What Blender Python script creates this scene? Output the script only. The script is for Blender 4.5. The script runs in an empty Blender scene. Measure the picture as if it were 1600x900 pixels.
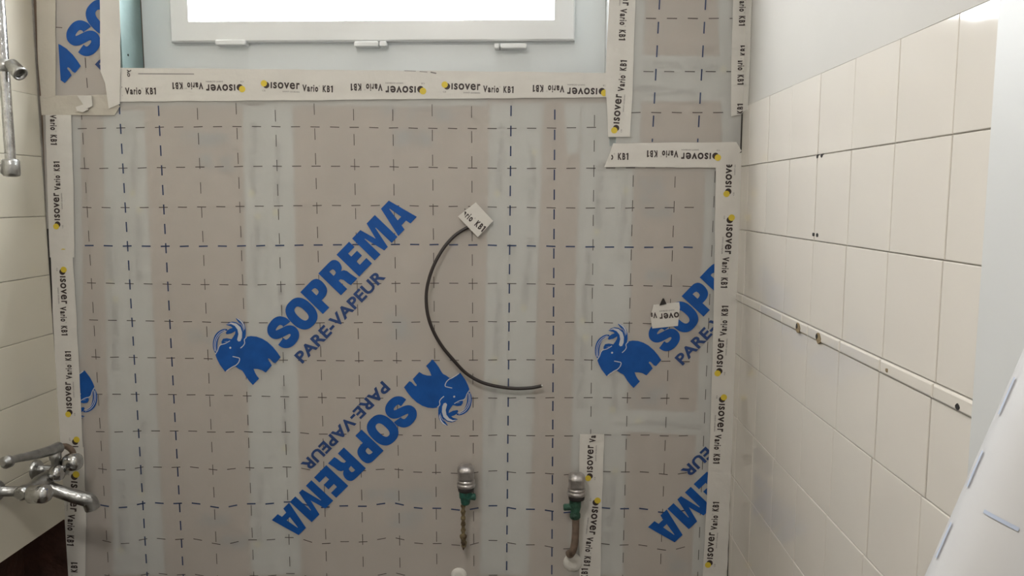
import bpy, math, random
import numpy as np
from mathutils import Vector, Matrix
from mathutils.geometry import tessellate_polygon
random.seed(4)
S = bpy.context.scene
C = S.collection
# ------------------------------------------------------------------ camera
F, CAMP, YAW, PITCH, ROLL = 1238.78, (1.05634, -2.0373, 1.4493), .026442, .112546, .0006
ZO = 1.63                                   # height of the local zero line above the floor
fw = Vector((-math.sin(YAW)*math.cos(PITCH), math.cos(YAW)*math.cos(PITCH), -math.sin(PITCH)))
r0 = Vector((math.cos(YAW), math.sin(YAW), 0)); u0 = r0.cross(fw)
rt = r0*math.cos(ROLL)+u0*math.sin(ROLL); up = -r0*math.sin(ROLL)+u0*math.cos(ROLL)
cd = bpy.data.cameras.new('camera'); cam = bpy.data.objects.new('camera', cd); C.objects.link(cam)
cd.sensor_width = 36; cd.lens = F/1600*36; cd.clip_start = .02
m = Matrix((rt, up, -fw)).transposed().to_4x4(); m.translation = Vector(CAMP); cam.matrix_world = m
S.camera = cam
# ------------------------------------------------------------------ world, lights, exposure
w = bpy.data.worlds.new('world'); S.world = w; w.use_nodes = True
w.node_tree.nodes['Background'].inputs[0].default_value = (.85, .92, 1, 1)
w.node_tree.nodes['Background'].inputs[1].default_value = 1.0
WINDOW_GLOW = 13.0
FILL_W, FILL_COL = 11.0, (1, .95, .89)
la = bpy.data.lights.new('fill_light', 'AREA'); la.shape = 'DISK'; la.size = .34; la.energy = FILL_W; la.color = FILL_COL  # soft fill added under the ceiling to brighten the room, no known lamp there
lo = bpy.data.objects.new('fill_light', la); lo.location = (.65, -1.9, 2.52); C.objects.link(lo)
S.view_settings.view_transform = 'Standard'; S.view_settings.look = 'None'
S.view_settings.gamma = 1; S.view_settings.use_curve_mapping = False
S.view_settings.exposure = 0.81

# ------------------------------------------------------------------ geometry helpers
def ray(x, y): return fw+rt*((x-800)/F)-up*((y-450)/F)
def wp(x, y, Y=0.0):                        # the point of the plane at depth Y seen in the photograph at x, y
    d = ray(x, y); t = (Y-CAMP[1])/d.y; return Vector((CAMP[0]+t*d.x, Y, CAMP[2]+t*d.z))
def wp2(x, y, Y=0.0):
    v = wp(x, y, Y); return (v.x, v.z)
def link(name, me, mat=None, parent=None):
    o = bpy.data.objects.new(name, me); C.objects.link(o)
    if mat is not None:
        for q in (mat if isinstance(mat, (list, tuple)) else [mat]): me.materials.append(q)
    if parent: o.parent = parent
    return o
def tag(o, label=None, cat=None, group=None, kind=None):
    if label: o['label'] = label
    if cat: o['category'] = cat
    if group: o['group'] = group
    if kind: o['kind'] = kind
    return o
def empty(name, loc=(0, 0, 0)):
    o = bpy.data.objects.new(name, None); o.empty_display_size = .05; C.objects.link(o); return o

class MB:
    def __init__(s): s.v = []; s.f = []; s.mi = []; s.sm = []; s.uv = {}
    def add(s, vs, fs, mi=0, smooth=False):
        b = len(s.v); s.v += [tuple(v) for v in vs]
        for f in fs: s.f.append(tuple(i+b for i in f)); s.mi.append(mi); s.sm.append(smooth)
        return s
    def box(s, a, b, mi=0):
        x0, y0, z0 = a; x1, y1, z1 = b
        return s.add([(x0,y0,z0),(x1,y0,z0),(x1,y1,z0),(x0,y1,z0),(x0,y0,z1),(x1,y0,z1),(x1,y1,z1),(x0,y1,z1)],
                     [(0,3,2,1),(4,5,6,7),(0,1,5,4),(1,2,6,5),(2,3,7,6),(3,0,4,7)], mi)
    def bbox(s, a, b, r=.004, seg=3, mi=0):  # box with edges rounded round the y axis and front rim chamfered
        x0, y0, z0 = a; x1, y1, z1 = b
        def ring(y, ins):
            pts = []; rr = max(r-ins*.3, .0004)
            for cx, cz, a0 in ((x1-ins-rr, z1-ins-rr, 0), (x0+ins+rr, z1-ins-rr, 90), (x0+ins+rr, z0+ins+rr, 180), (x1-ins-rr, z0+ins+rr, 270)):
                for k in range(seg+1):
                    t = math.radians(a0+90*k/seg); pts.append((cx+rr*math.cos(t), y, cz+rr*math.sin(t)))
            return pts
        rs = [ring(y1, 0), ring(y0+r*.6, 0), ring(y0+r*.2, r*.2), ring(y0, r*.6)]
        n = len(rs[0]); vs = sum(rs, []); fs = []
        for q in range(len(rs)-1):
            for k in range(n):
                fs.append((q*n+k, q*n+(k+1) % n, (q+1)*n+(k+1) % n, (q+1)*n+k))
        fs.append(tuple(range(n))[::-1]); fs.append(tuple((len(rs)-1)*n+k for k in range(n)))
        return s.add(vs, fs, mi)
    def tube(s, pts, r, seg=12, mi=0, caps=True, smooth=True):
        pts = [Vector(p) for p in pts]; n = len(pts)
        rs = r if isinstance(r, (list, tuple)) else [r]*n
        t0 = (pts[1]-pts[0]).normalized(); a = t0.orthogonal().normalized(); vs = []; fs = []
        for i, p in enumerate(pts):
            t = (pts[min(i+1, n-1)]-pts[max(i-1, 0)]).normalized()
            a = (a-t*a.dot(t)).normalized(); b = t.cross(a)
            for k in range(seg):
                q = 2*math.pi*k/seg; vs.append(p+(a*math.cos(q)+b*math.sin(q))*rs[i])
        for i in range(n-1):
            for k in range(seg): fs.append((i*seg+k, i*seg+(k+1) % seg, (i+1)*seg+(k+1) % seg, (i+1)*seg+k))
        s.add(vs, fs, mi, smooth)
        if caps: s.add(vs[:seg], [tuple(range(seg))[::-1]], mi); s.add(vs[-seg:], [tuple(range(seg))], mi)
        return s
    def lathe(s, o, axis, prof, seg=20, mi=0, sq=None):   # prof: (distance along axis, radius)
        o = Vector(o); ax = Vector(axis).normalized(); a = ax.orthogonal().normalized(); b = ax.cross(a); vs = []; fs = []
        for h, r in prof:
            for k in range(seg):
                t = 2*math.pi*k/seg; rr = r*(1+(sq*math.cos(sqn*t) if sq else 0)) if (sqn := 4) else r
                vs.append(o+ax*h+(a*math.cos(t)+b*math.sin(t))*rr)
        for i in range(len(prof)-1):
            for k in range(seg): fs.append((i*seg+k, i*seg+(k+1) % seg, (i+1)*seg+(k+1) % seg, (i+1)*seg+k))
        s.add(vs, fs, mi, True)
        s.add(vs[:seg], [tuple(range(seg))[::-1]], mi); s.add(vs[-seg:], [tuple(range(seg))], mi)
        return s
    def poly(s, pts2, Y, mi=0, holes=()):                  # polygon in x,z on plane y=Y
        loops = [[Vector((x, z, 0)) for x, z in pts2]]+[[Vector((x, z, 0)) for x, z in h] for h in holes]
        flat = [p for l in loops for p in l]
        tr = tessellate_polygon(loops); fs = []
        for t in tr:
            a, b, c = (flat[i] for i in t)
            if abs((b-a).cross(c-a).z) < 1e-12: continue
            fs.append(t if (b-a).cross(c-a).z > 0 else t[::-1])
        return s.add([(p.x, Y, p.y) for p in flat], fs, mi)
    def slab(s, pts2, Y0, Y1, mi=0):                       # polygon prism, front Y0 (nearer), back Y1
        s.poly(pts2, Y0, mi); n = len(pts2)
        A = sum(pts2[i][0]*pts2[(i+1) % n][1]-pts2[(i+1) % n][0]*pts2[i][1] for i in range(n))
        q = pts2 if A > 0 else pts2[::-1]
        s.add([(x, Y0, z) for x, z in q]+[(x, Y1, z) for x, z in q], [((i+1) % n, i, n+i, n+(i+1) % n) for i in range(n)], mi)
        return s
    def clip(s, x0=-9, x1=9, z0=-9, z1=9):
        import bmesh
        bm = bmesh.new(); me = s.mesh('tmp'); bm.from_mesh(me); bpy.data.meshes.remove(me)
        for co, no in (((x0,0,0),(-1,0,0)), ((x1,0,0),(1,0,0)), ((0,0,z0),(0,0,-1)), ((0,0,z1),(0,0,1))):
            if abs(co[0]+co[2]) > 8: continue
            bmesh.ops.bisect_plane(bm, geom=bm.verts[:]+bm.edges[:]+bm.faces[:], plane_co=co, plane_no=no, clear_outer=True, dist=1e-6)
        s.v = [tuple(v.co) for v in bm.verts]; bm.verts.index_update()
        s.f = [tuple(v.index for v in f.verts) for f in bm.faces]; s.mi = [f.material_index for f in bm.faces]; s.sm = [f.smooth for f in bm.faces]
        bm.free(); return s
    def mesh(s, name):
        me = bpy.data.meshes.new(name); me.from_pydata(s.v, [], s.f); me.update()
        me.polygons.foreach_set('material_index', s.mi); me.polygons.foreach_set('use_smooth', s.sm); return me
    def build(s, name, mat, parent=None): return link(name, s.mesh(name), mat, parent)

def smoothpath(pts, n=8, closed=False):
    P = [Vector(p) for p in pts]; out = []; N = len(P)
    rng = range(N) if closed else range(N-1)
    for i in rng:
        g = (lambda k: P[k % N]) if closed else (lambda k: P[max(0, min(N-1, k))])
        a, b, c, d = g(i-1), g(i), g(i+1), g(i+2)
        for k in range(n):
            t = k/n; out.append(.5*((2*b)+(c-a)*t+(2*a-5*b+4*c-d)*t*t+(3*b-3*c+d-a)*t**3))
    if not closed: out.append(P[-1])
    return out
def sp2(pts, n=5, closed=False): return [(v.x, v.y) for v in smoothpath([(x, y, 0) for x, y in pts], n, closed)]
def ribbon(pts, wid, taper=False):
    L = []; R = []; n = len(pts)
    for i, (x, y) in enumerate(pts):
        a = pts[max(i-1, 0)]; b = pts[min(i+1, n-1)]; dx, dy = b[0]-a[0], b[1]-a[1]; l = math.hypot(dx, dy) or 1
        h = wid/2*(max(.12, math.sin(math.pi*min(max(i/(n-1), .0), 1))**.6) if taper else 1)
        L.append((x-dy/l*h, y+dx/l*h)); R.append((x+dy/l*h, y-dx/l*h))
    return L+R[::-1]

# ------------------------------------------------------------------ materials
def mat(name, col, rough=.5, metal=0, spec=.5, coat=0, emis=None, alpha=1, var=None, bump=None, col2=None):
    """var=(scale, amount) mottles the colour, bump=(scale, strength)"""
    M = bpy.data.materials.new(name); M.use_nodes = True; nt = M.node_tree; b = nt.nodes['Principled BSDF']
    b.inputs['Base Color'].default_value = (*col, 1); b.inputs['Roughness'].default_value = rough
    b.inputs['Metallic'].default_value = metal; b.inputs['Specular IOR Level'].default_value = spec
    b.inputs['Coat Weight'].default_value = coat; b.inputs['Alpha'].default_value = alpha
    tc = nt.nodes.new('ShaderNodeTexCoord')
    if var:
        nz = nt.nodes.new('ShaderNodeTexNoise'); nz.inputs['Scale'].default_value = var[0]; nz.inputs['Detail'].default_value = 5
        nt.links.new(tc.outputs['Object'], nz.inputs['Vector'])
        mr = nt.nodes.new('ShaderNodeMapRange'); mr.inputs[1].default_value = .3; mr.inputs[2].default_value = .7
        nt.links.new(nz.outputs[0], mr.inputs[0])
        mx = nt.nodes.new('ShaderNodeMix'); mx.data_type = 'RGBA'
        c2 = col2 or tuple(c*(1-var[1]) for c in col)
        mx.inputs[6].default_value = (*col, 1); mx.inputs[7].default_value = (*c2, 1)
        nt.links.new(mr.outputs[0], mx.inputs[0]); nt.links.new(mx.outputs[2], b.inputs['Base Color'])
    if bump:
        nz = nt.nodes.new('ShaderNodeTexNoise'); nz.inputs['Scale'].default_value = bump[0]; nz.inputs['Detail'].default_value = 3
        nt.links.new(tc.outputs['Object'], nz.inputs['Vector'])
        bp = nt.nodes.new('ShaderNodeBump'); bp.inputs['Strength'].default_value = bump[1]; bp.inputs['Distance'].default_value = .01
        nt.links.new(nz.outputs[0], bp.inputs['Height']); nt.links.new(bp.outputs[0], b.inputs['Normal'])
    if emis: b.inputs['Emission Color'].default_value = (*emis[0], 1); b.inputs['Emission Strength'].default_value = emis[1]
    return M
def soft(name, col, alpha, eu, ev, noise=None):
    """paint or film that fades out towards its edges; eu, ev = width of the fade as a share of u, v"""
    M = mat(name, col, .6); nt = M.node_tree; b = nt.nodes['Principled BSDF']
    uv = nt.nodes.new('ShaderNodeUVMap'); se = nt.nodes.new('ShaderNodeSeparateXYZ'); nt.links.new(uv.outputs[0], se.inputs[0])
    def mth(op, a, b2, c=None):
        n = nt.nodes.new('ShaderNodeMath'); n.operation = op
        for i, q in enumerate((a, b2)):
            if q is None: continue
            if isinstance(q, (int, float)): n.inputs[i].default_value = q
            else: nt.links.new(q, n.inputs[i])
        return n.outputs[0]
    last = None
    for k, e in ((0, eu), (1, ev)):
        if e <= 0: continue
        d = mth('MINIMUM', se.outputs[k], mth('SUBTRACT', 1.0, se.outputs[k]))
        mr = nt.nodes.new('ShaderNodeMapRange'); mr.interpolation_type = 'SMOOTHSTEP'; mr.inputs[2].default_value = e
        nt.links.new(d, mr.inputs[0]); last = mr.outputs[0] if last is None else mth('MULTIPLY', last, mr.outputs[0])
    if noise:
        tc = nt.nodes.new('ShaderNodeTexCoord'); nz = nt.nodes.new('ShaderNodeTexNoise'); nz.inputs['Scale'].default_value = noise
        nt.links.new(tc.outputs['Object'], nz.inputs['Vector'])
        mr = nt.nodes.new('ShaderNodeMapRange'); mr.inputs[1].default_value = .38; mr.inputs[2].default_value = .62
        nt.links.new(nz.outputs[0], mr.inputs[0]); last = mth('MULTIPLY', last, mr.outputs[0])
    nt.links.new(mth('MULTIPLY', last, alpha), b.inputs['Alpha']); return M

M_board = mat('brown_insulation_facing', (.25, .18, .13), .8, var=(7, .12), bump=(220, .15))
M_joint = soft('white_joint_tape', (.385, .425, .42), .95, .13, 0)
M_jprint = mat('faded_tape_ink', (.09, .11, .13), .7)
M_blot = soft('faded_blue_grey_print', (.07, .12, .17), .8, .22, .3, noise=30)
M_film = mat('milky_vapour_film', (.87, .835, .79), .42, spec=.35, alpha=.42, var=(5, .05), bump=(9, .25))
M_blue = mat('blue_print_ink', (.006, .088, .36), .55, var=(26, .25), spec=.3)
M_light = mat('unprinted_film_line', (.50, .52, .56), .5)
M_dash = mat('dark_dash_ink', (.07, .055, .055), .6)
M_dashb = mat('blue_dash_ink', (.026, .045, .115), .6)
M_tape = mat('white_adhesive_tape', (.655, .630, .590), .45, spec=.4, var=(14, .06), bump=(30, .22))
M_tape2 = mat('beige_paper_tape', (.54, .50, .43), .6, var=(14, .08), bump=(30, .3))
M_ink = mat('black_tape_ink', (.035, .022, .022), .5)
M_yel = mat('yellow_tape_dot', (.66, .50, .045), .5)
M_ink2 = mat('small_grey_tape_ink', (.22, .20, .20), .6)
M_tile = mat('glazed_cream_tile', (.625, .585, .53), .07, spec=.5, var=(1.7, .05), bump=(5, .10))
M_tileL = mat('glazed_ivory_tile', (.64, .60, .50), .12, spec=.45, var=(1.7, .05), bump=(6, .12))
M_grout = mat('grey_grout', (.56, .525, .47), .9, var=(60, .3))
M_plaster = mat('cream_wall_plaster', (.45, .43, .395), .75, var=(3, .05), bump=(12, .08))
M_plasterL = mat('ivory_wall_plaster', (.60, .55, .45), .7, var=(3, .05), bump=(12, .08))
M_white = mat('white_room_paint', (.72, .70, .66), .8, var=(3, .04))
M_frame = mat('white_window_plastic', (.69, .715, .715), .35, var=(3, .03))
M_sash = mat('white_sash_plastic', (.74, .745, .74), .3, var=(3, .02))
M_teal = mat('teal_painted_reveal', (.22, .30, .29), .6, var=(9, .25), bump=(25, .2))
M_pane = mat('frosted_daylit_pane', (.9, .93, .95), .5, emis=((.93, .97, 1), WINDOW_GLOW))
M_chrome = mat('worn_chrome', (.66, .66, .66), .16, metal=1, var=(60, .35), bump=(90, .15))
M_chromed = mat('dull_chrome', (.50, .50, .49), .30, metal=1, var=(40, .35), bump=(90, .2))
M_knob = mat('limescaled_chrome', (.58, .55, .54), .28, metal=.85, var=(70, .3), bump=(120, .2))
M_green = mat('verdigris_brass', (.035, .115, .075), .6, metal=.2, var=(60, .6), col2=(.02, .05, .035), bump=(150, .4))
M_green2 = mat('bright_verdigris', (.03, .17, .13), .6, var=(70, .6), col2=(.02, .07, .05), bump=(150, .4))
M_rubber = mat('dark_washer', (.03, .025, .025), .6)
M_copper = mat('tarnished_copper', (.26, .19, .145), .5, metal=.3, var=(45, .45), bump=(120, .3))
M_rust = mat('rusty_pipe', (.22, .17, .085), .7, var=(75, .8), col2=(.05, .03, .015), bump=(150, .6))
M_cable = mat('black_cable_sheath', (.020, .014, .013), .42)
M_dark = mat('dark_gap', (.03, .027, .025), .9)
M_cav = mat('dark_red_brown_masonry', (.075, .028, .018), .9, var=(9, .7), bump=(30, .8))
M_floor = mat('grey_screed_floor', (.10, .09, .075), .8, var=(5, .2))
M_trim = mat('white_satin_casing', (.545, .55, .545), .5, var=(3, .03))
M_roll = mat('white_rolled_film', (.48, .48, .49), .38, spec=.4, var=(6, .05), bump=(10, .2))
M_rollink = mat('faint_blue_dash_ink', (.36, .41, .52), .6)
M_stain = mat('brown_glue_residue', (.30, .22, .12), .8, var=(200, .5))
M_hole = mat('screw_hole', (.012, .01, .01), .9)

# ------------------------------------------------------------------ the room shell
XL, XR, YF, CEIL = -.2094, 1.5805, -2.9, 2.56
TB = .0024                                  # tile thickness
o0, o1, zb, zt = .0125, 1.245, 1.752, 2.47   # window opening
wall_back = empty('wall_back'); tag(wall_back, kind='structure')
bd = MB()
YB = .010
for a, b in (((-.42, YB, 0), (o0, .30, CEIL)), ((o1, YB, 0), (1.75, .30, CEIL)), ((o0, YB, 0), (o1, .30, zb)), ((o0, YB, zt), (o1, .30, CEIL))): bd.box(a, b)
bd.build('insulation_board', M_board, wall_back)
wl = MB(); wl.box((-.42, YF, ZO-1.045), (XL-TB, YB-.001, CEIL))
wall_left = wl.build('wall_left', M_grout); tag(wall_left, kind='structure')
c = MB(); c.box((-.42, YF, 0), (-.33, YB-.001, ZO-1.046)); link('bare_masonry', c.mesh('bare_masonry'), M_cav, wall_left)
c = MB(); c.box((-.329, YB-.016, 0), (-.2105, YB-.0005, ZO-1.047)); link('masonry_return', c.mesh('masonry_return'), M_cav, wall_left)
c = MB(); c.box((XL-TB, YF, ZO+.080), (XL-.001, -.002, CEIL-.001)); link('painted_plaster', c.mesh('painted_plaster'), M_plasterL, wall_left)
wr = MB(); wr.box((XR+TB, YF, 0), (1.75, YB-.001, CEIL))
wall_right = wr.build('wall_right', M_grout); tag(wall_right, kind='structure')
c = MB(); c.box((XR+.0009, YF+.001, ZO+.047), (XR+TB, -.002, CEIL-.001)); link('painted_plaster', c.mesh('painted_plaster'), M_plaster, wall_right)
f = MB(); f.box((-.42, YF-.1, -.1), (1.75, .30, 0)); tag(f.build('floor', M_floor), kind='structure')
f = MB(); f.box((-.42, YF-.1, CEIL), (1.75, .30, CEIL+.1)); tag(f.build('ceiling', M_white), kind='structure')
f = MB(); f.box((-.42, YF-.1, 0), (1.75, YF, CEIL)); tag(f.build('wall_front', M_white), kind='structure')
f = MB(); f.bbox((1.545, -2.85, .005), (1.5797, -1.163, CEIL-.002), .004)
# casing built with its long face towards the room
t1 = f.build('trim_1', M_trim); tag(t1, kind='structure')

# tiles: one shared mesh per size, each tile its own object
def tile_mesh(wy, wz, name):
    b = MB(); g = .0007; e = .0012 if name == 'tile' else .003; TB = .0024 if name == 'tile' else .0056; hy, hz = wy/2-g, wz/2-g
    rings = [(0, 0), (TB-e, 0), (TB-e*.35, e*.28), (TB, e)]   # (height off the wall, inset)
    vs = []
    for h, i in rings: vs += [(h, -hy+i, -hz+i), (h, hy-i, -hz+i), (h, hy-i, hz-i), (h, -hy+i, hz-i)]
    fs = [(k*4+j, k*4+(j+1) % 4, (k+1)*4+(j+1) % 4, (k+1)*4+j) for k in range(3) for j in range(4)]+[(12, 13, 14, 15)]
    b.add(vs, fs); return b.mesh(name)
cache = {}
def tile(wall, side, y0, y1, z0, z1, mt, name='tile'):
    key = (name, round(y1-y0, 4), round(z1-z0, 4), mt.name)
    if key not in cache:
        cache[key] = tile_mesh(y1-y0, z1-z0, name); cache[key].materials.append(mt)
    o = bpy.data.objects.new(name, cache[key]); C.objects.link(o); o.parent = wall
    rnd = lambda s: random.uniform(-s, s)
    if side > 0:   # right wall, faces -x
        o.location = (XR+TB-.0006+rnd(.0004), (y0+y1)/2, ZO+(z0+z1)/2); o.rotation_euler = (rnd(.001), rnd(.0025), math.pi+rnd(.0035))
    else:
        o.location = (XL-TB+.0006+rnd(.0004), (y0+y1)/2, ZO+(z0+z1)/2); o.rotation_euler = (rnd(.001), rnd(.003), rnd(.004))
rowsR = [(.047, -.101), (-.101, -.259), (-.259, -.419), (-.4405, -.578), (-.578, -.740), (-.740, -.902), (-.902, -1.062), (-1.062, -1.222), (-1.222, -1.382), (-1.382, -1.54)]
shift = [0, 0, .003, .012, .022, .034, .036, .036, .036, .036]
for (zt_, zb_), sh in zip(rowsR, shift):
    ys = [-.5435+sh+.1575*k for k in range(3, -6, -1)]
    ys = [-.0025]+[y for y in ys if y < -.02]
    for a, b in zip(ys[:-1], ys[1:]): tile(wall_right, 1, b, a, zb_, zt_, M_tile)
ys = [-.0025]+[-.5435+.004+.1575*k for k in range(3, -6, -1)]
for a, b in zip(ys[:-1], ys[1:]): tile(wall_right, 1, b, a, -.4405, -.419, M_tile, 'border_strip')
rowsL = [.080, -.075, -.2275, -.3805, -.5355, -.684, -.8645, -1.045]
for a, b in zip(rowsL[:-1], rowsL[1:]):
    yy = -.0025
    for k in range(9):
        y1 = yy-(.305 if k == 0 else .20); tile(wall_left, -1, y1, yy, b, a, M_tileL); yy = y1
# screw holes, glue spots on the right wall
def on_right(y, z, ry, rz, mt, name, parent=wall_right, off=.0012):
    b = MB(); n = 12
    rr = [random.uniform(.85, 1.15) for _ in range(n)]
    pts = [(ry*rr[k]*math.cos(2*math.pi*k/n), rz*rr[k]*math.sin(2*math.pi*k/n)) for k in range(n)]
    vs = [(XR-off, y+a, ZO+z+c_) for a, c_ in pts]+[(XR+.002, y+a, ZO+z+c_) for a, c_ in pts]
    b.add(vs, [tuple(range(n))]+[(k, (k+1) % n, n+(k+1) % n, n+k) for k in range(n)]); b.build(name, mt, parent)
for y, z in ((-.544, -.1035), (-.566, -.1035), (-.540, -.2475), (-.560, -.2475)): on_right(y, z, .0052, .0036, M_hole, 'screw_hole')
for y, z in ((-.487, -.4325), (-.598, -.433)):
    on_right(y, z, .013, .0100, M_stain, 'glue_residue', off=.0048); on_right(y+.006, z+.002, .0045, .005, M_hole, 'screw_hole', off=.0053)
on_right(-.880, -.431, .0035, .003, M_stain, 'screw_hole', off=.0050); on_right(-1.076, -.4335, .0045, .004, M_hole, 'screw_hole', off=.0050)
# dark open joint down the two corners
g = MB(); g.box((XR-.0035, -.0022, ZO-1.2), (XR-.0008, -.0004, ZO+.03)); g.box((XL+.0005, -.0022, ZO-.80), (XL+.006, -.0004, ZO-.26))
g.build('open_corner_joint', M_dark, wall_back)

# ------------------------------------------------------------------ what shows through the film: joint tapes and old print
def uvquad(px, Y, name, mt, parent, nv=1):
    q = [wp2(x, y) for x, y in px]            # order: top-left, top-right, bottom-right, bottom-left
    me = bpy.data.meshes.new(name)
    me.from_pydata([(x, Y, z) for x, z in (q[0], q[1], q[2], q[3])], [], [(0, 3, 2, 1)]); me.update()
    uv = me.uv_layers.new(name='UVMap'); co = {0: (0, 1), 1: (1, 1), 2: (1, 0), 3: (0, 0)}
    for l in me.loops: uv.data[l.index].uv = co[l.vertex_index]
    return link(name, me, mt, parent)
bands = [
 ([(154,172),(200,172),(214,560),(160,560)], 'v'), ([(190,172),(224,172),(242,560),(200,560)], 'v'),
 ([(160,556),(214,556),(228,900),(172,900)], 'v'), ([(200,556),(242,556),(258,900),(215,900)], 'v'),
 ([(374,160),(424,160),(430,900),(388,900)], 'v'), ([(408,160),(459,160),(472,900),(420,900)], 'v'),
 ([(762,160),(808,160),(798,900),(746,900)], 'v'), ([(795,160),(853,160),(828,900),(786,900)], 'v'),
 ([(905,160),(956,160),(940,900),(884,900)], 'v'), ([(930,180),(998,180),(978,900),(928,900)], 'v'),
 ([(1102,255),(1136,255),(1106,900),(1080,900)], 'v'), ([(975,-10),(1012,-10),(1003,225),(965,225)], 'v'),
 ([(1120,-10),(1165,-10),(1160,225),(1128,225)], 'v'), ([(975,82),(1165,86),(1165,126),(975,122)], 'h'), ([(975,116),(1165,116),(1165,160),(975,160)], 'h'),
 ([(975,638),(1110,645),(1110,684),(975,678)], 'h'), ([(120,150),(760,150),(760,166),(120,166)], 'h'),
 ([(104,180),(124,180),(128,560),(104,560)], 'v'), ([(880,160),(910,160),(905,240),(885,240)], 'v')]
M_jointh = soft('white_joint_tape_across', (.39, .425, .42), .95, 0, .1)
jts = []
for k, (q, d) in enumerate(bands):
    jts.append(uvquad(q, YB-.0006-.0002*(k % 4), 'joint_tape', M_joint if d == 'v' else M_jointh, wall_back))
blots = [[(272,200),(372,205),(372,236),(272,230)], [(300,236),(374,240),(374,272),(300,270)], [(580,162),(722,166),(722,192),(580,188)],
 [(608,198),(680,198),(680,234),(608,234)], [(285,510),(352,512),(352,542),(285,540)], [(560,762),(692,764),(692,792),(560,790)],
 [(600,796),(668,798),(668,832),(600,830)], [(590,478),(650,478),(655,540),(600,540)], [(298,800),(360,800),(362,826),(298,826)], [(335,835),(394,835),(394,862),(335,862)],
 [(993,268),(1032,268),(1058,340),(1000,345)], [(980,592),(1050,592),(1050,646),(980,646)], [(1005,420),(1050,420),(1050,446),(1005,446)], [(1040,860),(1085,860),(1085,900),(1040,900)], [(990,318),(1058,318),(1055,345),(1010,345)]]
for q in blots: uvquad(q, YB-.0018, 'faded_print', M_blot, wall_back)
# faint panel joints of the boards
ln = MB()
def pxline(b, x0, y0, x1, y1, wd, Y, mi=0):
    a, c_ = wp2(x0, y0), wp2(x1, y1); b.poly(ribbon([a, c_], wd), Y, mi)
for y in (286, 349, 397, 590, 632, 689, 752, 830): pxline(ln, 232, y, 372, y+3, .0016, YB-.0004); pxline(ln, 465, y+2, 745, y+6, .0014, YB-.0004)
for x in (284, 346, 528): pxline(ln, x, 190, x+8, 900, .0014, YB-.0004)
ln.build('board_scoring', mat('scored_line', (.16, .115, .09), .8), wall_back)

# ------------------------------------------------------------------ lettering
def glyphs(s, bold=.0, sx=1.0, space=1.0):
    cu = bpy.data.curves.new('t', 'FONT'); cu.body = s; cu.size = 1; cu.offset = bold; cu.space_character = space; cu.resolution_u = 3; cu.fill_mode = 'FRONT'
    ob = bpy.data.objects.new('t', cu); C.objects.link(ob); dg = bpy.context.evaluated_depsgraph_get(); dg.update()
    me = bpy.data.meshes.new_from_object(ob.evaluated_get(dg))
    vs = [(v.co.x*sx, v.co.y) for v in me.vertices]; fs = [tuple(p.vertices) for p in me.polygons]
    bpy.data.objects.remove(ob); bpy.data.curves.remove(cu); bpy.data.meshes.remove(me); return vs, fs
def fit(g, x0, x1, y0, y1):                  # fit glyph block in a box
    vs, fs = g; a = min(v[0] for v in vs); b = max(v[0] for v in vs); c_ = min(v[1] for v in vs); d = max(v[1] for v in vs)
    return [(x0+(x-a)/(b-a)*(x1-x0), y0+(y-c_)/(d-c_)*(y1-y0)) for x, y in vs], fs
# one unit of the tape print, 114 units long, baseline at y=0, material 0 ink, 1 yellow, 2 small
unit = []
def circ(cx, cy, r, n=20): return [(cx+r*math.cos(2*math.pi*k/n), cy+r*math.sin(2*math.pi*k/n)) for k in range(n)]
def polyfs(pts, holes=()):
    loops = [[Vector((x, y, 0)) for x, y in pts]]+[[Vector((x, y, 0)) for x, y in h] for h in holes]
    return [(p.x, p.y) for l in loops for p in l], [tuple(t) for t in tessellate_polygon(loops)]
unit.append((circ(10.6, 4.4, 4.9), [tuple(range(20))], 0, 0)); unit.append((circ(7.0, 6.9, 4.9), [tuple(range(20))], 1, .0002))
unit.append(([(17.4, 0), (19.6, 0), (19.6, 9.2), (17.4, 9.2)], [(0, 1, 2, 3)], 0, 0))
for ch, a, b, y0, y1 in (('s', 21.4, 27.2, -.3, 9.5), ('o', 28.4, 37.4, -.4, 9.6), ('v', 38.0, 46.4, 0, 9.3), ('e', 47.0, 55.2, -.4, 9.6), ('r', 57.2, 62.4, 0, 9.5)):
    v, f_ = fit(glyphs(ch, .026), a, b, y0, y1); unit.append((v, f_, 0, 0))
for ch, a, b, y0, y1 in (('V', 66.5, 73.2, -3.0, 7.2), ('a', 74.0, 78.4, -3.1, 4.6), ('r', 79.6, 82.6, -3, 4.6), ('i', 83.4, 85.0, -3, 7.4), ('o', 86.2, 91.0, -3.1, 4.6), ('K', 98.0, 103.6, -3, 7.2), ('B', 104.6, 109.2, -3, 7.2)):
    v, f_ = fit(glyphs(ch, .045 if ch not in 'i' else .02), a, b, y0, y1); unit.append((v, f_, 0, 0))
unit.append(([(111.6, -3), (113.6, -3), (113.6, 7.2), (112.2, 7.2), (110.2, 6.0), (110.2, 4.2), (111.6, 4.9)], [(0, 1, 2, 3, 4, 5, 6)], 0, 0))
v, f_ = fit(glyphs('O', .0), 91.6, 93.6, 4.8, 6.8); unit.append((v, f_, 2, 0))
v, f_ = fit(glyphs('SAINT-GOBAIN', .01), 36, 62, -5.2, -3.2); unit.append((v, f_, 2, 0))
v, f_ = fit(glyphs('CE', .01), 4.5, 9.5, -5.0, -3.0); unit.append((v, f_, 2, 0))
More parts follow.
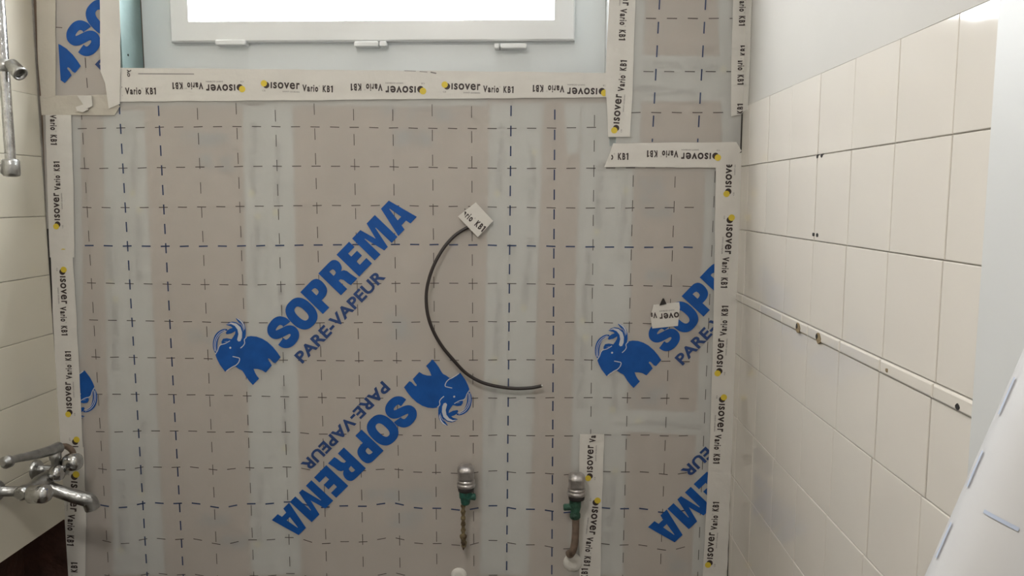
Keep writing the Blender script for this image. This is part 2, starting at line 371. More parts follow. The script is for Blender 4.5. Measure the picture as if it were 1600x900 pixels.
def put_unit(b, c0, c1, Y):
    """c0 pixel of the dot, c1 pixel of the far end of the line, both on the text's mid line"""
    a = Vector(wp2(*c0)); e = Vector(wp2(*c1)); d = e-a; s = d.length/106.0; ux = d.normalized(); uy = Vector((-ux.y, ux.x))
    for vs, fs, mi, dy in unit:
        pts = [a+ux*((x-9)*s)+uy*((y-3.6)*s) for x, y in vs]
        fs2 = []
        for f in fs:
            p, q, r_ = pts[f[0]], pts[f[1]], pts[f[2]]
            cr = (q.x-p.x)*(r_.y-p.y)-(q.y-p.y)*(r_.x-p.x); fs2.append(tuple(f) if cr > 0 else tuple(f)[::-1])
        b.add([(p.x, Y-dy, p.y) for p in pts], fs2, mi)
INKS = [M_ink, M_yel, M_ink2]
def jag(poly, amp=.0006, step=.03):           # hand-torn, slightly wavy outline
    out = []; n = len(poly)
    for i in range(n):
        a = Vector(poly[i]); b = Vector(poly[(i+1) % n]); k = max(1, int((b-a).length/step))
        for j in range(k):
            p = a.lerp(b, j/k)
            if j: p += Vector((random.uniform(-amp, amp), random.uniform(-amp, amp)))
            out.append((p.x, p.y))
    return out
def tape(label, px, units, Y=-.0020, mt=None, group=None, clip=None, amp=.0007):
    pl = [wp2(x, y) for x, y in px]
    b = MB(); b.slab(jag(pl, amp), Y, Y+.0006)
    o = b.build('adhesive_tape', mt or M_tape); tag(o, label, 'tape', group)
    if units:
        xs = [p[0] for p in pl]; zs = [p[1] for p in pl]
        if clip: (cx0, cz1), (cx1, cz0) = wp2(*clip[0]), wp2(*clip[1])
        else: cx0, cx1, cz0, cz1 = min(xs), max(xs), min(zs), max(zs)
        for c0, c1, *yy in units:
            t = MB(); put_unit(t, c0, c1, Y-.0005)
            if yy: t.clip(z0=wp2(1160, yy[1])[1], z1=wp2(1160, yy[0])[1])
            t.clip(cx0+.0005, cx1-.0005, cz0+.0005, cz1-.0005)
            if t.f: t.build('lettering', INKS, o)
    return o

# faded lettering on the joint tapes behind the film
def ghost(units, clip=None):
    t = MB()
    for c0, c1 in units: put_unit(t, c0, c1, YB-.0022)
    ys = [p[1] for u in units for p in u]; xs = [p[0] for u in units for p in u]
    t.build('faded_lettering', [M_jprint, mat('faded_dot', (.48, .48, .28), .7), M_jprint], wall_back)
ghost([((172, 440), (165, 330)), ((175, 470), (180, 580)), ((208, 300), (205, 195)), ((212, 330), (216, 440)), ((222, 770), (220, 660)), ((190, 860), (186, 750)),
       ((395, 300), (392, 190)), ((398, 340), (400, 450)), ((404, 850), (402, 740)), ((440, 560), (436, 450)), ((432, 330), (430, 220)), ((446, 700), (442, 600)),
       ((780, 300), (782, 190)), ((776, 560), (778, 450)), ((770, 600), (768, 700)), ((822, 480), (826, 370)), ((832, 240), (833, 340)),
       ((914, 500), (918, 392)), ((911, 530), (908, 640)), ((975, 300), (972, 410)), ((961, 640), (965, 530)), ((958, 740), (955, 850)), ((936, 360), (938, 250)),
       ((985, 138), (1095, 142)), ((1130, 104), (1020, 102)), ((1146, 300), (1150, 190)), ((1000, 662), (1100, 668))])

# ------------------------------------------------------------------ the vapour barrier sheets
def sheet(label, px, name='vapour_barrier_sheet', Y=0.0, hole=None):
    pl = [wp2(x, y) for x, y in px]; b = MB(); b.poly(pl, Y)
    o = b.build(name, M_film); tag(o, label, 'plastic sheet'); return o
S1 = sheet('large translucent printed vapour barrier sheet covering the wall below the window',
           [(75,152),(952,152),(952,228),(1160,228),(1149.3,560),(1135.5,900),(1134.7,925),(97,925),(96,815),(84,640),(74,380),(67,180)])
S2 = sheet('small vapour barrier sheet piece right of the window, above the short horizontal tape',
           [(968,-30),(1180,-30),(1168,160),(1161,246),(962,246)], Y=-.0006)
S3 = sheet('narrow vapour barrier sheet piece with cut-off blue logo, left of the window',
           [(76,-30),(172,-30),(176,160),(80,165)], Y=-.0006)
S3.data.materials[0] = M_film

def dashes(b, p0, p1, period, dl, wd, Y, mi, phase=0, wave=None):
    a = Vector(p0); e = Vector(p1); L = (e-a).length; d = (e-a)/L; s = phase
    while s < L:
        q0 = a+d*s; q1 = a+d*min(s+dl, L)
        if wave: q0 = q0+Vector((0, wave(q0))); q1 = q1+Vector((0, wave(q1)))
        r = random.uniform(-.0005, .0005); b.poly(ribbon([(q0.x, q0.y+r), (q1.x, q1.y-r)], wd), Y, mi); s += period
def Z(j): return ZO-.1*j
def wave(p):
    z = p.y-ZO
    a = max(0, min(1, (-z-.75)/.3))
    return a*(.007*math.sin(p.x*21)+.004*math.sin(p.x*47+1)) + .003*math.sin(p.x*5+z*7)-.002
YD = -.0008
g = MB()
for j in range(0, 13):
    bold = j in (3, 10); x1 = 1.472 if j else 1.23
    dashes(g, (-.118, Z(j)), (x1, Z(j)), .0501, .0235, .0036 if bold else .0021, YD, 1 if bold else 0, .006, wave)
xb = {0: -.002, 1: .1, 10: .9985, 11: 1.110}
for i in range(-1, 17):
    if i == 16: continue
    X = i*.1 if i < 11 else i*.1+.010
    if i == 0: X = -.004
    blue = i in (0, 1, 10, 11)
    ztop = ZO+.062 if i < 12 else (ZO+.03 if i == 12 else ZO-.105)
    n = 2
    top = Vector((X+(.003 if i == 0 else 0), ztop)); bot = Vector((X+(.010 if i == 0 else .006 if i == 1 else -.012 if i == 10 else -.010 if i > 12 else 0), ZO-1.22))
    if i >= 14: top.x += .006
    dashes(g, top, bot, .0501 if blue else .0625, .026 if blue else .029, .0034 if blue else .0017, YD, 1 if blue else 0, random.uniform(0, .02))
gr = g.build('printed_dash_grid', [M_dash, M_dashb], S1); tag(gr, kind='stuff')
g = MB()
for (xa, ya), (xb_, yb_) in (((1031, -8), (1019, 222)), ((1103, -8), (1090, 222))): dashes(g, wp2(xa, ya), wp2(xb_, yb_), .057, .028, .0034, -.0014, 1, .008)
for y, xs in ((29, 1008), (112, 1004), (176, 984)): dashes(g, wp2(xs, y), wp2(1146, y), .0515, .025, .0022, -.0014, 0, .002)
tag(g.build('printed_dash_grid', [M_dash, M_dashb], S2), kind='stuff')
g = MB()
dashes(g, wp2(88, 43), wp2(158, 45), .05, .016, .002, -.0014, 0, 0); dashes(g, wp2(133, 84), wp2(138, 150), .05, .025, .002, -.0014, 0, .01)
tag(g.build('printed_dash_grid', [M_dash, M_dashb], S3), kind='stuff')

# ---- the blue logo, drawn once in the plane of the sheet and repeated
def z1(x, y): return (320+x/6.925, 480+y/6.925)
D = Vector((.695, -.719)); N = Vector((-.719, -.695)); CAPH = 177/3.6; O0 = Vector((504.7, 490.6))
def cap(u, v): q = O0+(D*u+N*v)*CAPH; return (q.x, q.y)
logo = []                                     # (points px, holes px, material, lift)
beast = [(118,520),(134,470),(150,420),(185,400),(182,370),(200,340),(240,334),(290,345),(308,322),(330,285),(332,258),(290,282),(240,292),(228,280),(245,250),(272,232),(303,222),
         (284,206),(250,196),(232,190),(262,166),(300,155),(345,164),(388,195),(362,155),(336,120),(372,124),(408,150),(432,188),(445,240),(446,290),(440,328),(458,318),
         (500,311),(560,317),(620,338),(680,374),(740,430),(785,485),(822,540),(765,606),(742,598),(708,560),(690,552),(684,566),(708,595),(728,630),(660,706),(618,680),(575,668),(530,666),
         (545,705),(566,742),(590,770),(522,840),(488,805),(450,755),(425,712),(405,684),(375,670),(332,640),(300,648),(262,662),(222,698),(165,622),(134,562)]
logo.append(([z1(*p) for p in beast], [], 0, 0))
tusk = sp2([(120,500),(94,450),(90,380),(108,312),(145,265),(200,236),(245,236)], 5)+sp2([(245,252),(205,262),(168,300),(146,350),(137,410),(135,460),(120,500)], 5)
logo.append(([z1(*p) for p in tusk], [], 0, 0))
for pts, wd, tp in (([(456,322),(430,350),(434,385),(418,415),(388,442)], 9, 0), ([(303,532),(345,541),(378,553),(370,592),(340,626),(300,645),(235,690)], 9, 0),
                ([(118,505),(140,470),(156,425),(178,404),(222,392),(275,362)], 8, 0), ([(112,475),(104,400),(120,330),(165,272),(225,246)], 6, 0), ([(124,480),(118,405),(134,340),(175,285),(232,256)], 6, 0),
                ([(350,120),(392,148),(420,190),(432,245)], 14, 1), ([(372,165),(398,190),(416,225),(420,260)], 5, 1), ([(212,372),(232,372),(246,366)], 3, 1)):
    q = sp2(pts, 4); logo.append(([z1(*p) for p in ribbon(q, wd, tp)], [], 1, .0003))
logo.append(([z1(*p) for p in [(236,186),(285,180),(325,200),(356,240),(366,290),(352,352),(366,370),(388,366),(404,330),(406,270),(388,215),(345,176),(290,164)]], [], 1, .0003))
logo.append(([z1(*p) for p in circ(278, 438, 11, 10)], [], 1, .0003))
def spine(pts, w, n=7): return ribbon(sp2(pts, n), w)
sS = spine([(.655,.60),(.665,.70),(.60,.83),(.50,.885),(.38,.89),(.245,.86),(.155,.77),(.155,.655),(.235,.575),(.40,.51),(.555,.45),(.64,.36),(.635,.235),(.545,.145),(.40,.115),(.255,.14),(.16,.23),(.135,.36)], .275)
oO = [(.425+.425*math.copysign(abs(math.cos(t))**.82, math.cos(t)), .5+.53*math.copysign(abs(math.sin(t))**.82, math.sin(t))) for t in [2*math.pi*k/40 for k in range(40)]]
oH = [(.425+.135*math.copysign(abs(math.cos(t))**.8, math.cos(t)), .5+.27*math.copysign(abs(math.sin(t))**.8, math.sin(t))) for t in [2*math.pi*k/24 for k in range(24)]]
pB = sp2([(.40,1),(.56,.985),(.68,.90),(.725,.74),(.70,.54),(.62,.41),(.50,.35),(.40,.335)], 3)
pO = [(0,0),(0,1)]+pB+[(.29,.335),(.29,0)]; pH = [(.285,.56),(.285,.78),(.36,.78),(.425,.75),(.44,.67),(.42,.59),(.36,.56)]
rB = sp2([(.42,1),(.60,.98),(.70,.88),(.715,.74),(.66,.60),(.56,.53)], 3)
rO = [(0,0),(0,1)]+rB+[(.64,.49),(.69,.40),(.705,.25),(.745,.02),(.745,0),(.45,0),(.425,.10),(.41,.28),(.36,.37),(.285,.375),(.285,0)]; rH = [(.285,.60),(.285,.79),(.36,.79),(.42,.76),(.43,.69),(.41,.62),(.36,.60)]
eO = [(0,0),(0,1),(.575,1),(.575,.76),(.285,.76),(.285,.62),(.545,.62),(.545,.40),(.285,.40),(.285,.245),(.585,.245),(.585,0)]
mO = [(0,0),(0,1),(.38,1),(.52,.46),(.665,1),(1.043,1),(1.043,0),(.775,0),(.775,.70),(.755,.70),(.60,0),(.44,0),(.285,.70),(.265,.70),(.265,0)]
aO = [(0,0),(.24,1),(.60,1),(.85,0),(.555,0),(.525,.165),(.32,.165),(.285,0)]; aH = [(.345,.36),(.42,.80),(.435,.80),(.505,.36)]
for x, o_, h_ in ((-1.69, sS, None), (-.885, oO, oH), (0, pO, pH), (.825, rO, rH), (1.655, eO, None), (2.367, mO, None), (3.446, aO, aH)):
    logo.append(([cap(x+u, v) for u, v in o_], [[cap(x+u, v) for u, v in h_]] if h_ else [], 0, 0))
gv, gf = fit(glyphs('PARE-VAPEUR', .032, space=1.05), -78/CAPH, 109.5/CAPH, -31.5/CAPH, -12.2/CAPH)
def build_logo(parent, A, B, a, b, clip, Y, mi=None):
    """similarity that takes photograph points A, B of the first logo to a, b"""
    cx = lambda p: complex(*wp2(*p)); s = (cx(b)-cx(a))/(cx(B)-cx(A)); A_, a_ = cx(A), cx(a)
    def T(p): q = a_+(cx(p)-A_)*s; return (q.real, q.imag)
    m_ = MB()
    for pts, holes, mi_, lift in logo: m_.poly([T(p) for p in pts], Y-lift, mi_, [[T(p) for p in h] for h in holes])
    pts = [T(cap(u, v)) for u, v in gv]; fs = []
    for f in gf:
        p, q, r_ = (pts[k] for k in f[:3]); cr = (q[0]-p[0])*(r_[1]-p[1])-(q[1]-p[1])*(r_[0]-p[0]); fs.append(f if cr > 0 else f[::-1])
    m_.add([(x, Y, z) for x, z in pts], fs, 2)
    if clip: m_.clip(*clip)
    return m_.build('printed_logo', [M_blue, M_light, M_blue2], parent)
M_blue2 = mat('navy_print_ink', (.016, .055, .20), .55, var=(26, .25))
toe, foot = (395.4, 601.0), (651.9, 339.2)
YL = -.0012
build_logo(S1, toe, foot, toe, foot, None, YL)
build_logo(S1, toe, foot, (675.8, 561.8), (424.5, 812), None, YL)
sb = (447, 543.5)
xclip = wp2(1118, 560)[0]
build_logo(S1, toe, sb, (990, 605.7), (1041.6, 548.0), (-9, xclip, -9, 9), YL)
# fourth: the second one, moved one repeat to the right; fifth: the same to the left
def shifted(fr, to, clip):
    v0 = Vector(wp2(*fr)); v1 = Vector(wp2(*to)); d = v1-v0
    p = [Vector(wp2(675.8, 561.8))+d, Vector(wp2(424.5, 812))+d]
    def px(v):
        q = Vector((v.x, 0, v.y))-Vector(CAMP); return (800+F*q.dot(rt)/q.dot(fw), 450-F*q.dot(up)/q.dot(fw))
    build_logo(S1, toe, foot, px(p[0]), px(p[1]), clip, YL)
shifted((424.5, 812), (1012, 823), (-9, xclip, -9, 9))
shifted((717.5, 584.3), (131, 580.5), (wp2(120, 600)[0], 9, -9, 9))
cx0, cz1 = wp2(86, -25); cx1, cz0 = wp2(166, 152)
build_logo(S3, (438.7, 558), sb, (126.8, 103.5), (135.6, 87.4), (cx0, cx1, cz0, cz1), -.0017)

# ------------------------------------------------------------------ adhesive tapes on top
tape('long white printed tape under the window with six yellow-dotted prints', [(186,106),(952,114),(952,152),(480,157),(188,159)],
     [((138,141),(246,141)), ((415,134),(522,138)), ((697,136),(804,139)), ((377,136),(269,136)), ((659,139),(547,138)), ((942,142),(831,140))], Y=-.0030, clip=((189,100),(946,160)))
cr = MB(); pxline(cr, 217, 115.5, 304, 116, .0022, -.0034)
T1 = bpy.data.objects['adhesive_tape']; cr.build('fold_crease', M_ink2, T1)
cr = MB(); pxline(cr, 632, 111, 650, 111.5, .0015, -.0034); pxline(cr, 656, 112, 668, 113, .0015, -.0034); pxline(cr, 673, 113, 682, 115, .003, -.0034)
o = cr.build('dirt_marks', M_ink2, T1); tag(o, kind='stuff')
gv2, gf2 = fit(glyphs('yo', .03), 0, .020, 0, .011); c_ = wp2(206, 109); t = MB()
t.add([(c_[0]-y, -.0036, c_[1]-x*.9) for x, y in gv2], [f[::-1] for f in gf2]); t.build('lettering', M_ink, T1)
tape('white printed tape running up the right side of the window', [(953,-30),(994,-30),(988,150),(984,214),(950,214),(946,120)],
     [((963,202),(973,93)), ((979,-47),(973,65))], Y=-.0037)
tape('white printed tape in the right corner above the short horizontal tape', [(1146,-30),(1186,-30),(1184,60),(1168,176),(1142,182),(1142,100)],
     [((1163,-62),(1160,42)), ((1157,175),(1160,70),60,93), ((1160,28),(1158,134),95,140), ((1151,265),(1155,161),155,200)], Y=-.0030, clip=((1142,-40),(1172,178)))
tape('short horizontal printed tape right of the window, one end cut at a slant', [(958,224),(1150,222),(1158,236),(1130,262),(944,261)],
     [((1119,243),(1009,242)), ((872,243),(983,243))], Y=-.0044, clip=((955,215),(1160,265)), amp=.001)
tape('long vertical printed tape down the right corner of the wall', [(1118,262),(1140,245),(1159,238),(1154.5,400),(1149,560),(1143.5,700),(1134.5,925),(1096,925),(1108,700),(1113,560),(1116,400)],
     [((1138,301),(1143,192)), ((1139,342),(1132,451)), ((1124,581),(1131,476)), ((1127,622),(1120,725)), ((1109,880),(1117,782))], Y=-.0037, clip=((1090,257),(1170,920)))
tape('upper vertical printed tape in the left corner', [(72,180),(112,180),(116,300),(117,402),(79,402),(76,330)],
     [((92,352),(88,251)), ((84,120),(87,228)), ((97,395),(95,500))], Y=-.0030, clip=((70,180),(130,402)))
tape('middle vertical printed tape in the left corner, overlapping the upper one', [(80,390),(114,390),(120,480),(128,640),(131,705),(92,705),(87,560)],
     [((98,423),(104,525)), ((111,645),(106,547)), ((118,688),(122,790))], Y=-.0038, clip=((75,392),(140,703)))
tape('bottom vertical printed tape in the left corner, behind the mixer tap', [(90,698),(132,698),(136,800),(134,925),(96,925),(96,780)],
     [((117,742),(113,853)), ((117,980),(116,876))], Y=-.0046, clip=((80,698),(140,925)))
tape('short vertical printed tape beside the right-hand capped valve', [(906,678),(944,678),(940,800),(938,925),(906,925),(904,800)],
     [((922,745),(926,645)), ((930,783),(918,885)), ((908,988),(912,886))], Y=-.0022, clip=((900,679),(950,925)))
tape('small diamond-shaped tape patch over the top end of the black cable', [(744,316),(771,345),(747,370),(716,338)],
     [((675,286),(759,358))], Y=-.0124, clip=((726,315),(766,372)), amp=.0003)
tape('small crumpled tape patch on the blue logo near the right corner', [(1021,476),(1061,472),(1062,480),(1059,509),(1019,513),(1016,495)],
     [((1078,489),(983,497))], Y=-.0026, clip=((1017,470),(1061,515)), amp=.0004)
b = MB(); b.slab([wp2(1030,477), wp2(1041,474.5), wp2(1037,466), wp2(1035,466)], -.0052, -.0027)
o = b.build('pipe_stub', M_dark); tag(o, 'small dark pointed stub poking out above the crumpled tape patch', 'stub')
tape('plain white tape strip left of the window, hanging below its corner', [(158,-30),(189,-30),(190,110),(189,163),(172,170),(166,130),(159,112)], None, Y=-.0062, amp=.001)
tape('beige paper tape strip in the upper left corner beside the cut-off logo', [(57,-30),(88,-30),(88,150),(66,154),(61,100)], None, Y=-.0036, mt=M_tape2)
tape('plain horizontal tape under the narrow sheet left of the window', [(63,150),(172,148),(188,166),(180,180),(66,180)], None, Y=-.0026, mt=M_tape2)
T3 = [o for o in bpy.data.objects if o.get('label', '').startswith('white printed tape in the right corner')][0]
b = MB(); b.box((XR-.0012, -.052, ZO+.035), (XR+.0002, -.0032, ZO+.60)); b.build('folded_edge', M_tape, T3)
# folded crumb of tape
b = MB(); q = [wp2(124,150), wp2(146,150), wp2(147,166), wp2(138,171)]
b.slab(q, -.0095, -.0063); b.slab([wp2(122,168), wp2(134,164), wp2(141,172), wp2(133,176), wp2(124,174)], -.011, -.0063)
tag(b.build('tape_scrap', M_tape), 'crumpled bright tape scrap stuck under the narrow sheet left of the window', 'tape scrap')

# ------------------------------------------------------------------ window
W = empty('window_1'); tag(W, kind='structure'); YW = .11
f = MB(); i0x, i1x, i0z, i1z = .10, 1.158, ZO+.228, ZO+.78
f.box((o0+.003, YW, zb-.03), (i0x+.03, YW+.06, zt)); f.box((i1x-.03, YW, zb-.03), (o1-.001, YW+.06, zt)); f.box((i0x+.03, YW, zb-.03), (i1x-.03, YW+.06, i0z+.03)); f.box((i0x+.03, YW, zt-.07), (i1x-.03, YW+.06, zt))
f.build('window_frame', M_frame, W)
s_ = MB(); g0x, g1x, g0z, g1z = .153, 1.106, ZO+.284, zt-.13; SY = YW-.022
def framering(b, x0, x1, z0, z1, X0, X1, Z0, Z1, y0, y1, mi=0):   # outer X,Z; inner x,z with bevelled edges
    e = .004
    loops = [[(X0,y1,Z0),(X1,y1,Z0),(X1,y1,Z1),(X0,y1,Z1)], [(X0,y0+e,Z0),(X1,y0+e,Z0),(X1,y0+e,Z1),(X0,y0+e,Z1)], [(X0+e,y0,Z0+e),(X1-e,y0,Z0+e),(X1-e,y0,Z1-e),(X0+e,y0,Z1-e)],
             [(x0-e,y0,z0-e),(x1+e,y0,z0-e),(x1+e,y0,z1+e),(x0-e,y0,z1+e)], [(x0,y0+e*2.5,z0),(x1,y0+e*2.5,z0),(x1,y0+e*2.5,z1),(x0,y0+e*2.5,z1)], [(x0,y1,z0),(x1,y1,z0),(x1,y1,z1),(x0,y1,z1)]]
    vs = sum(loops, []); fs = [(k*4+j, k*4+(j+1) % 4, (k+1)*4+(j+1) % 4, (k+1)*4+j) for k in range(5) for j in range(4)]
    b.add(vs, fs, mi)
ax, bx_ = wp2(266,60,SY), wp2(898,69,SY)
framering(s_, g0x, g1x, g0z, g1z, ax[0], bx_[0], (ax[1]+bx_[1])/2, zt-.05, SY, YW-.0005)
for a_, b_ in (((g0x-.008, YW-.0005, g0z-.008), (g0x, SY+.062, g1z+.008)), ((g1x, YW-.0005, g0z-.008), (g1x+.008, SY+.062, g1z+.008)), ((g0x, YW-.0005, g0z-.008), (g1x, SY+.062, g0z)), ((g0x, YW-.0005, g1z), (g1x, SY+.062, g1z+.008))): s_.box(a_, b_)
sa = s_.build('sash', M_sash, W)
# the casement hangs very slightly out of level
p_ = MB(); p_.box((g0x-.003, SY+.055, g0z-.003), (g1x+.003, SY+.0565, g1z+.003)); p_.build('frosted_pane', M_pane, sa)
for px0, px1, py, cut in ((336, 384, 65, None), (553, 604, 67.5, 592), (772, 823, 70.5, 781)):
    h = MB(); a = wp(px0, py-3, SY-.006); c_ = wp(px1, py+5, SY-.006)
    segs = [(a.x, c_.x)] if cut is None else [(a.x, wp(cut, py, SY-.006).x-.001), (wp(cut, py, SY-.006).x+.001, c_.x)]
    for x0_, x1_ in segs: h.bbox((x0_, SY-.008, c_.z), (x1_, YW, a.z), .004)
    h.build('hinge', M_sash, W)
# reveals
r = MB(); r.box((o0-.004, -.0005, zb), (o0+.0005, YW, zt)); rv = r.build('trim_2', M_teal); tag(rv, kind='structure')
r = MB(); r.box((o1-.0005, -.0005, zb), (o1+.004, YW, zt)); rv = r.build('trim_3', M_frame); tag(rv, kind='structure')
r = MB(); r.box((o0+.001, -.0005, zb-.004), (o1-.001, YW-.0005, zb)); rv = r.build('trim_4', M_frame); tag(rv, kind='structure')
b = MB(); q = wp(200.5, 86, .03); b.lathe((o0+.0004, .03, q.z), (1, 0, 0), [(0, .003), (.001, .003)], 8); b.build('screw_hole', M_hole, rv)

# ------------------------------------------------------------------ cable
cp = [(741,353),(730,356),(712,367),(695,385),(680,410),(670,437),(666,462),(668,490),(676,515),(690,540),(708,562),(728,583),(752,597),(778,604),(805,607),(830,606),(846,603)]
dep = [-.0068,-.0074,-.012,-.02,-.028,-.034,-.038,-.04,-.04,-.038,-.035,-.03,-.026,-.022,-.02,-.02,-.022]
pts = smoothpath([wp(x, y, d) for (x, y), d in zip(cp, dep)], 6)
b = MB(); b.tube(pts, .0045, 12); o = b.build('electric_cable', M_cable)
tag(o, 'black electric cable hanging in a wide arc from the diamond tape patch', 'cable')
e = MB(); d = (pts[-1]-pts[-2]).normalized(); e.tube([pts[-1]-d*.0005, pts[-1]+d*.003], [.0032, .0030], 10); e.build('cut_end', M_chromed, o)

# ------------------------------------------------------------------ capped valves
def valve(px, py, label, right):
    c0 = wp(px, py, -.045); k = 1/625.0*.975   # metres per pixel at this depth
    t = empty('capped_valve'); t.location = (c0.x, 0, c0.z); tag(t, label, 'valve', 'capped water valves on the wall')
    def P(dx, dy, y=-.045): return (dx*k, y, -dy*k)
    b = MB()
    b.lathe(P(0, 6), (0, -.08, 1), [(-.004, .017), (0, .0215), (.008, .0225), (.016, .0215), (.024, .0235), (.031, .0225), (.0365, .017), (.039, .008)], 24, sq=.045)
    b.build('cap', M_knob, t)
    b = MB(); b.lathe(P(0, 17), (0, 0, 1), [(-.004, .0215), (-.003, .0238), (.003, .0243), (.006, .0232), (.0075, .0215), (.009, .0228), (.014, .0226), (.017, .0195)], 28)
    b.build('collar', M_knob, t)
    b = MB(); b.lathe(P(0, 27), (0, 0, 1), [(0, .017), (.001, .0205), (.009, .0212), (.0135, .0200)], 20); b.build('washer', M_rubber, t)
    b = MB()
    if right:
        b.lathe(P(-2, 60), (0, 0, 1), [(0, .0115), (.003, .0138), (.013, .0138), (.016, .0112), (.030, .0148), (.052, .0155)], 14)
        b.lathe(P(-6, 40), (-1, -.1, -.02), [(0, .0085), (.011, .0088), (.0135, .0088), (.022, .0090), (.0245, .0070)], 12)
    else:
        b.lathe(P(-1, 50), (0, 0, 1), [(0, .0095), (.004, .0120), (.016, .0135), (.019, .0165), (.036, .0170)], 14)
        b.lathe(P(8, 37), (1, -.2, .1), [(0, .008), (.011, .009), (.013, .006)], 12)
    b.build('valve_body', M_green if right else M_green2, t)
    b = MB(); b.tube([P(-1, 36, -.03), P(-1, 36, .0)], .012, 12); b.build('wall_outlet', M_green, t)
    b = MB()
    if right: 
        b.tube(smoothpath([P(-1, 58), P(-1, 80), P(-2, 100), P(-5, 118, -.040), P(-9, 130, -.022), P(-10, 134, 0.0)], 5), .0098, 12); b.build('copper_tube', M_copper, t)
    else:
        prof = []; 
        for q in range(26):
            s = q/25; prof.append((-s*.125, .0055+.0016*math.sin(q*1.9)+(.003 if 16 < q < 20 else 0)-(.004 if q > 22 else 0)))
        b.lathe(P(-5, 50), (0, 0, 1), prof[::-1], 10)
        b.tube([P(-5, 122), P(-5, 128, -.03), P(-5, 130, -.0)], .006, 8); b.build('rusty_rod', M_rust, t)
    return t
valve(728, 743, 'left-hand capped valve with grey cap, blue-green body and rusty rod', False)
valve(901, 756, 'right-hand capped valve with bright cap, dark green body and copper tube', True)
for px in ((895, 879), (717, 899)):
    c_ = wp(*px, 0); b = MB(); b.lathe((c_.x, .0, c_.z), (0, -1, 0), [(0, .026 if px[0] > 800 else .022), (.004, .024 if px[0] > 800 else .020), (.007, .016), (.008, .012)], 20)
    o = b.build('filler_blob', M_tape); tag(o, 'white filler blob around the %s where it enters the wall' % ('copper tube of the right-hand valve' if px[0] > 800 else 'rusty rod of the left-hand valve'), 'filler')

# ------------------------------------------------------------------ shower rail
t = empty('shower_rail'); t.location = (XL, -.22, 0); tag(t, 'chrome vertical shower slide rail on the left tiled wall', 'shower rail')
rx, ry = .060, .0
q0 = Vector((rx, .002, ZO-.118)); q1 = Vector((rx, .0, ZO+.60))
b = MB(); b.tube([q0+Vector((0, 0, .01)), q1], .0115, 20); b.build('pole', M_chrome, t)
b = MB(); b.lathe((rx, .002, ZO-.132), (0, 0, 1), [(0, .010), (.002, .0165), (.006, .019), (.036, .019), (.040, .017), (.041, .0118)], 24); b.lathe((rx, .002, ZO-.113), (-1, 0, 0), [(0, .012), (rx-.001, .012)], 14); b.build('end_bracket', M_chromed, t)
b = MB(); b.lathe((rx, .0, ZO+.56), (-1, 0, 0), [(0, .012), (rx-.001, .012)], 14); b.lathe((rx, 0, ZO+.54), (0, 0, 1), [(0, .017), (.002, .019), (.038, .019), (.04, .017)], 24); b.build('end_bracket', M_chromed, t)
zc = ZO+.118
b = MB(); b.lathe((rx, 0, zc-.013), (0, 0, 1), [(0, .014), (.002, .0165), (.026, .0165), (.028, .014)], 20); b.lathe((rx, 0, zc), (.8, -.3, .15), [(.01, .008), (.026, .008), (.030, .006)], 12)
sl = b.build('slider', M_chromed, t)
b = MB(); b.lathe((rx+.020, -.006, zc+.004), (.72, -.25, -.62), [(0, .008), (.004, .015), (.034, .0165), (.040, .0165), (.041, .013), (.030, .012)], 20); b.build('hand_shower_holder', M_chromed, sl)

# ------------------------------------------------------------------ bath mixer
t = empty('bath_mixer'); bz = ZO-.868; t.location = (XL, -.19, bz); tag(t, 'old chrome two-handle bath mixer tap on the left tiled wall', 'tap')
b = MB(); bx = .070
b.lathe((bx, .085, 0), (0, -1, 0), [(0, .012), (.004, .0165), (.02, .017), (.03, .0135), (.060, .0145), (.075, .019), (.105, .019), (.12, .0145), (.15, .0135), (.16, .017), (.176, .0165), (.18, .012)], 22)
b.build('mixer_body', M_chromed, t)
for y in (.075, -.075):
    b = MB(); b.lathe((0.0005, y, 0), (1, 0, 0), [(0, .026), (.003, .026), (.010, .021), (.012, .012), (bx, .012)], 22); b.build('wall_flange', M_chromed, t)
def handle(y, z, x1, r, mt, dx=0):  # knob that points into the room
    b = MB(); b.lathe((bx-.005, y, z), (1, -.06, .05), [(0, .009), (.018, .009), (.020, r*.8), (.026, r), (.040+dx, r*1.03), (.050+dx, r), (.056+dx, r*.85), (.060+dx, r*.45), (.0605+dx, .002)], 24, sq=.03); return b.build('handle', mt, t)
handle(.068, .022, 0, .022, M_chrome); 
handle(-.082, -.004, 0, .0215, M_chrome, .012)
b = MB(); b.lathe((bx, .012, .012), (1, -.1, .1), [(0, .010), (.014, .011), (.016, .018), (.032, .020), (.038, .017), (.041, .006)], 22); b.build('diverter_knob', M_chrome, t)
b = MB(); pts = smoothpath([(bx, .0, -.010), (bx+.018, .004, -.024), (bx+.05, .012, -.040), (bx+.080, .022, -.054), (bx+.092, .028, -.062), (bx+.098, .032, -.084)], 5)
n = len(pts); b.tube(pts, [.0145+.0035*min(1, k/(n*.7)) for k in range(n)], 16); b.build('spout', M_chromed, t)
b = MB(); pts = smoothpath([(bx, -.128, .090), (bx, -.100, .088), (bx, -.04, .076), (bx, .02, .066), (bx, .066, .061)], 5); n = len(pts)
b.tube(pts, [.0085+.007*(k/n)**1.5 for k in range(n)], 14); b.lathe(pts[0], (0, -1, .1), [(-.012, .010), (-.006, .0145), (.006, .0145), (.010, .009), (.016, .007)], 14); b.build('cradle_arm', M_chromed, t)
b = MB(); b.tube(smoothpath([(bx, .066, .061), (bx+.004, .088, .058), (bx+.012, .100, .044), (bx+.016, .100, .026), (bx+.016, .080, .018)], 5), .0075, 12); b.build('bent_pipe', M_copper, t)
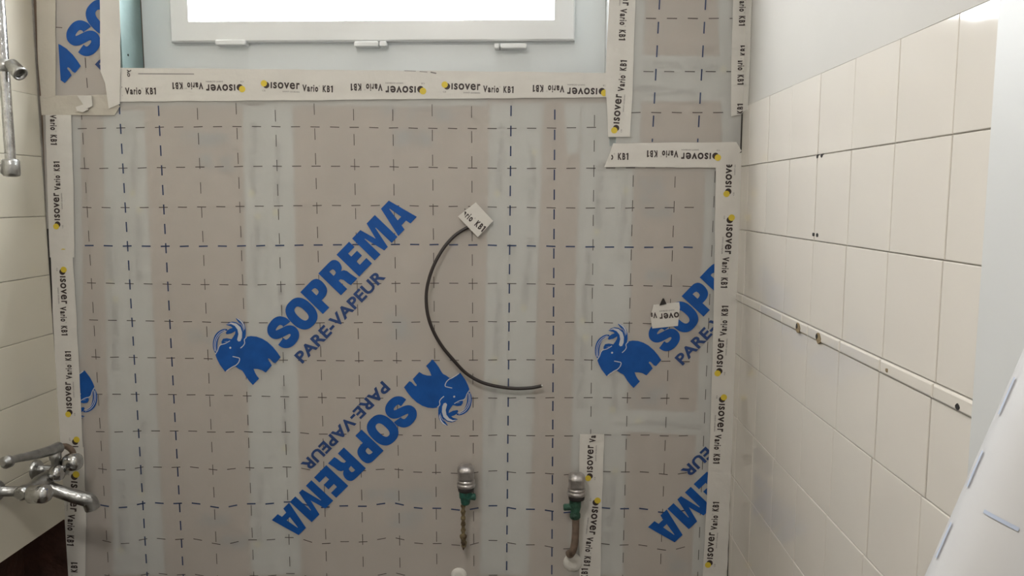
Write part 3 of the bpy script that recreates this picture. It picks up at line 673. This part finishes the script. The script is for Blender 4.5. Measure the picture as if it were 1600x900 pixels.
b = MB(); b.lathe((bx, .05, .004), (0, 0, 1), [(0, .011), (.030, .011), (.034, .014), (.045, .014), (.052, .010), (.062, .010)], 16); b.build('riser', M_chromed, t)

# ------------------------------------------------------------------ roll of membrane leaning at the right
YR = -2.0373+.5
pa = wp(1736, 590, YR); pb = wp(1596, 900, YR); dr = (pa-pb).normalized()
top = pa+dr*.0; bot = pb+dr*((0.06-pb.z)/dr.z); R_ = .050
t = empty('membrane_roll'); t.location = bot; tag(t, 'white roll of vapour barrier film leaning at the right edge of the frame', 'roll')
L = (top-bot).length
def spiral(n=150, turns=3.0):
    return [((R_-.0016*turns*(1-k/n))*math.cos(2*math.pi*turns*k/n-1.0), (R_-.0016*turns*(1-k/n))*math.sin(2*math.pi*turns*k/n-1.0)) for k in range(n+1)]
ax = dr.orthogonal().normalized(); bx2 = dr.cross(ax); sp = spiral(); vs = []; fs = []
for h in (0, L*.5, L):
    for a, b_ in sp: vs.append(dr*h+ax*a+bx2*b_)
n = len(sp)
for q in range(2):
    for k in range(n-1): fs.append((q*n+k, q*n+k+1, (q+1)*n+k+1, (q+1)*n+k))
b = MB(); b.add(vs, fs, 0, True); b.build('rolled_film', M_roll, t)
b = MB(); b.tube([dr*-.001, dr*(L+.001)], .038, 32, caps=False); b.tube([dr*-.001, dr*(L+.001)], .0355, 32, caps=False); b.build('cardboard_core', mat('brown_card', (.30, .20, .12), .8), t)
# dashes printed on the outer wrap: direction towards the camera is angle 0
tc_ = (Vector(CAMP)-(pa+pb)/2); tc_ = (tc_-dr*tc_.dot(dr)).normalized(); sd = dr.cross(tc_).normalized()
if sd.dot(rt) > 0: sd = -sd                 # sd points to the left in view
b = MB()
def arcpt(h, ang, r=R_+.0003): return dr*h+(tc_*math.cos(ang)+sd*math.sin(ang))*r
hm = L-.30
for a_, h0 in ((math.radians(66), L-.02), (math.radians(25), L-.02)):
    s = h0
    while s > .05:
        w_ = .0012; e0 = arcpt(s, a_-w_/R_); e1 = arcpt(s, a_+w_/R_); e2 = arcpt(s-.026, a_+w_/R_); e3 = arcpt(s-.026, a_-w_/R_)
        if a_ > 1: b.add([e0, e1, e2, e3], [(0, 1, 2, 3)])
        s -= .052
for hh in [L-.105-.1*k for k in range(9)]:
    for a0 in [math.radians(38-52*k) for k in range(6)]:
        n_ = 5; A_ = [a0-math.radians(26)*k/n_ for k in range(n_+1)]
        vs = [arcpt(hh-.0012, a) for a in A_]+[arcpt(hh+.0012, a) for a in A_]
        b.add(vs, [(k, k+1, n_+2+k, n_+1+k) for k in range(n_)])
rr = b.build('printed_dashes', M_rollink, t); tag(rr, kind='stuff')

# invented lamp body for the added fill light, out of view
t = empty('added_fill_lamp'); t.location = (.65, -1.9, CEIL); tag(t, 'round white lamp body added for the unseen fill light, above the frame', 'lamp')
b = MB(); b.lathe((0, 0, 0), (0, 0, -1), [(.0, .20), (.02, .20), (.025, .195)], 32); b.build('fill_lamp_base', M_white, t)
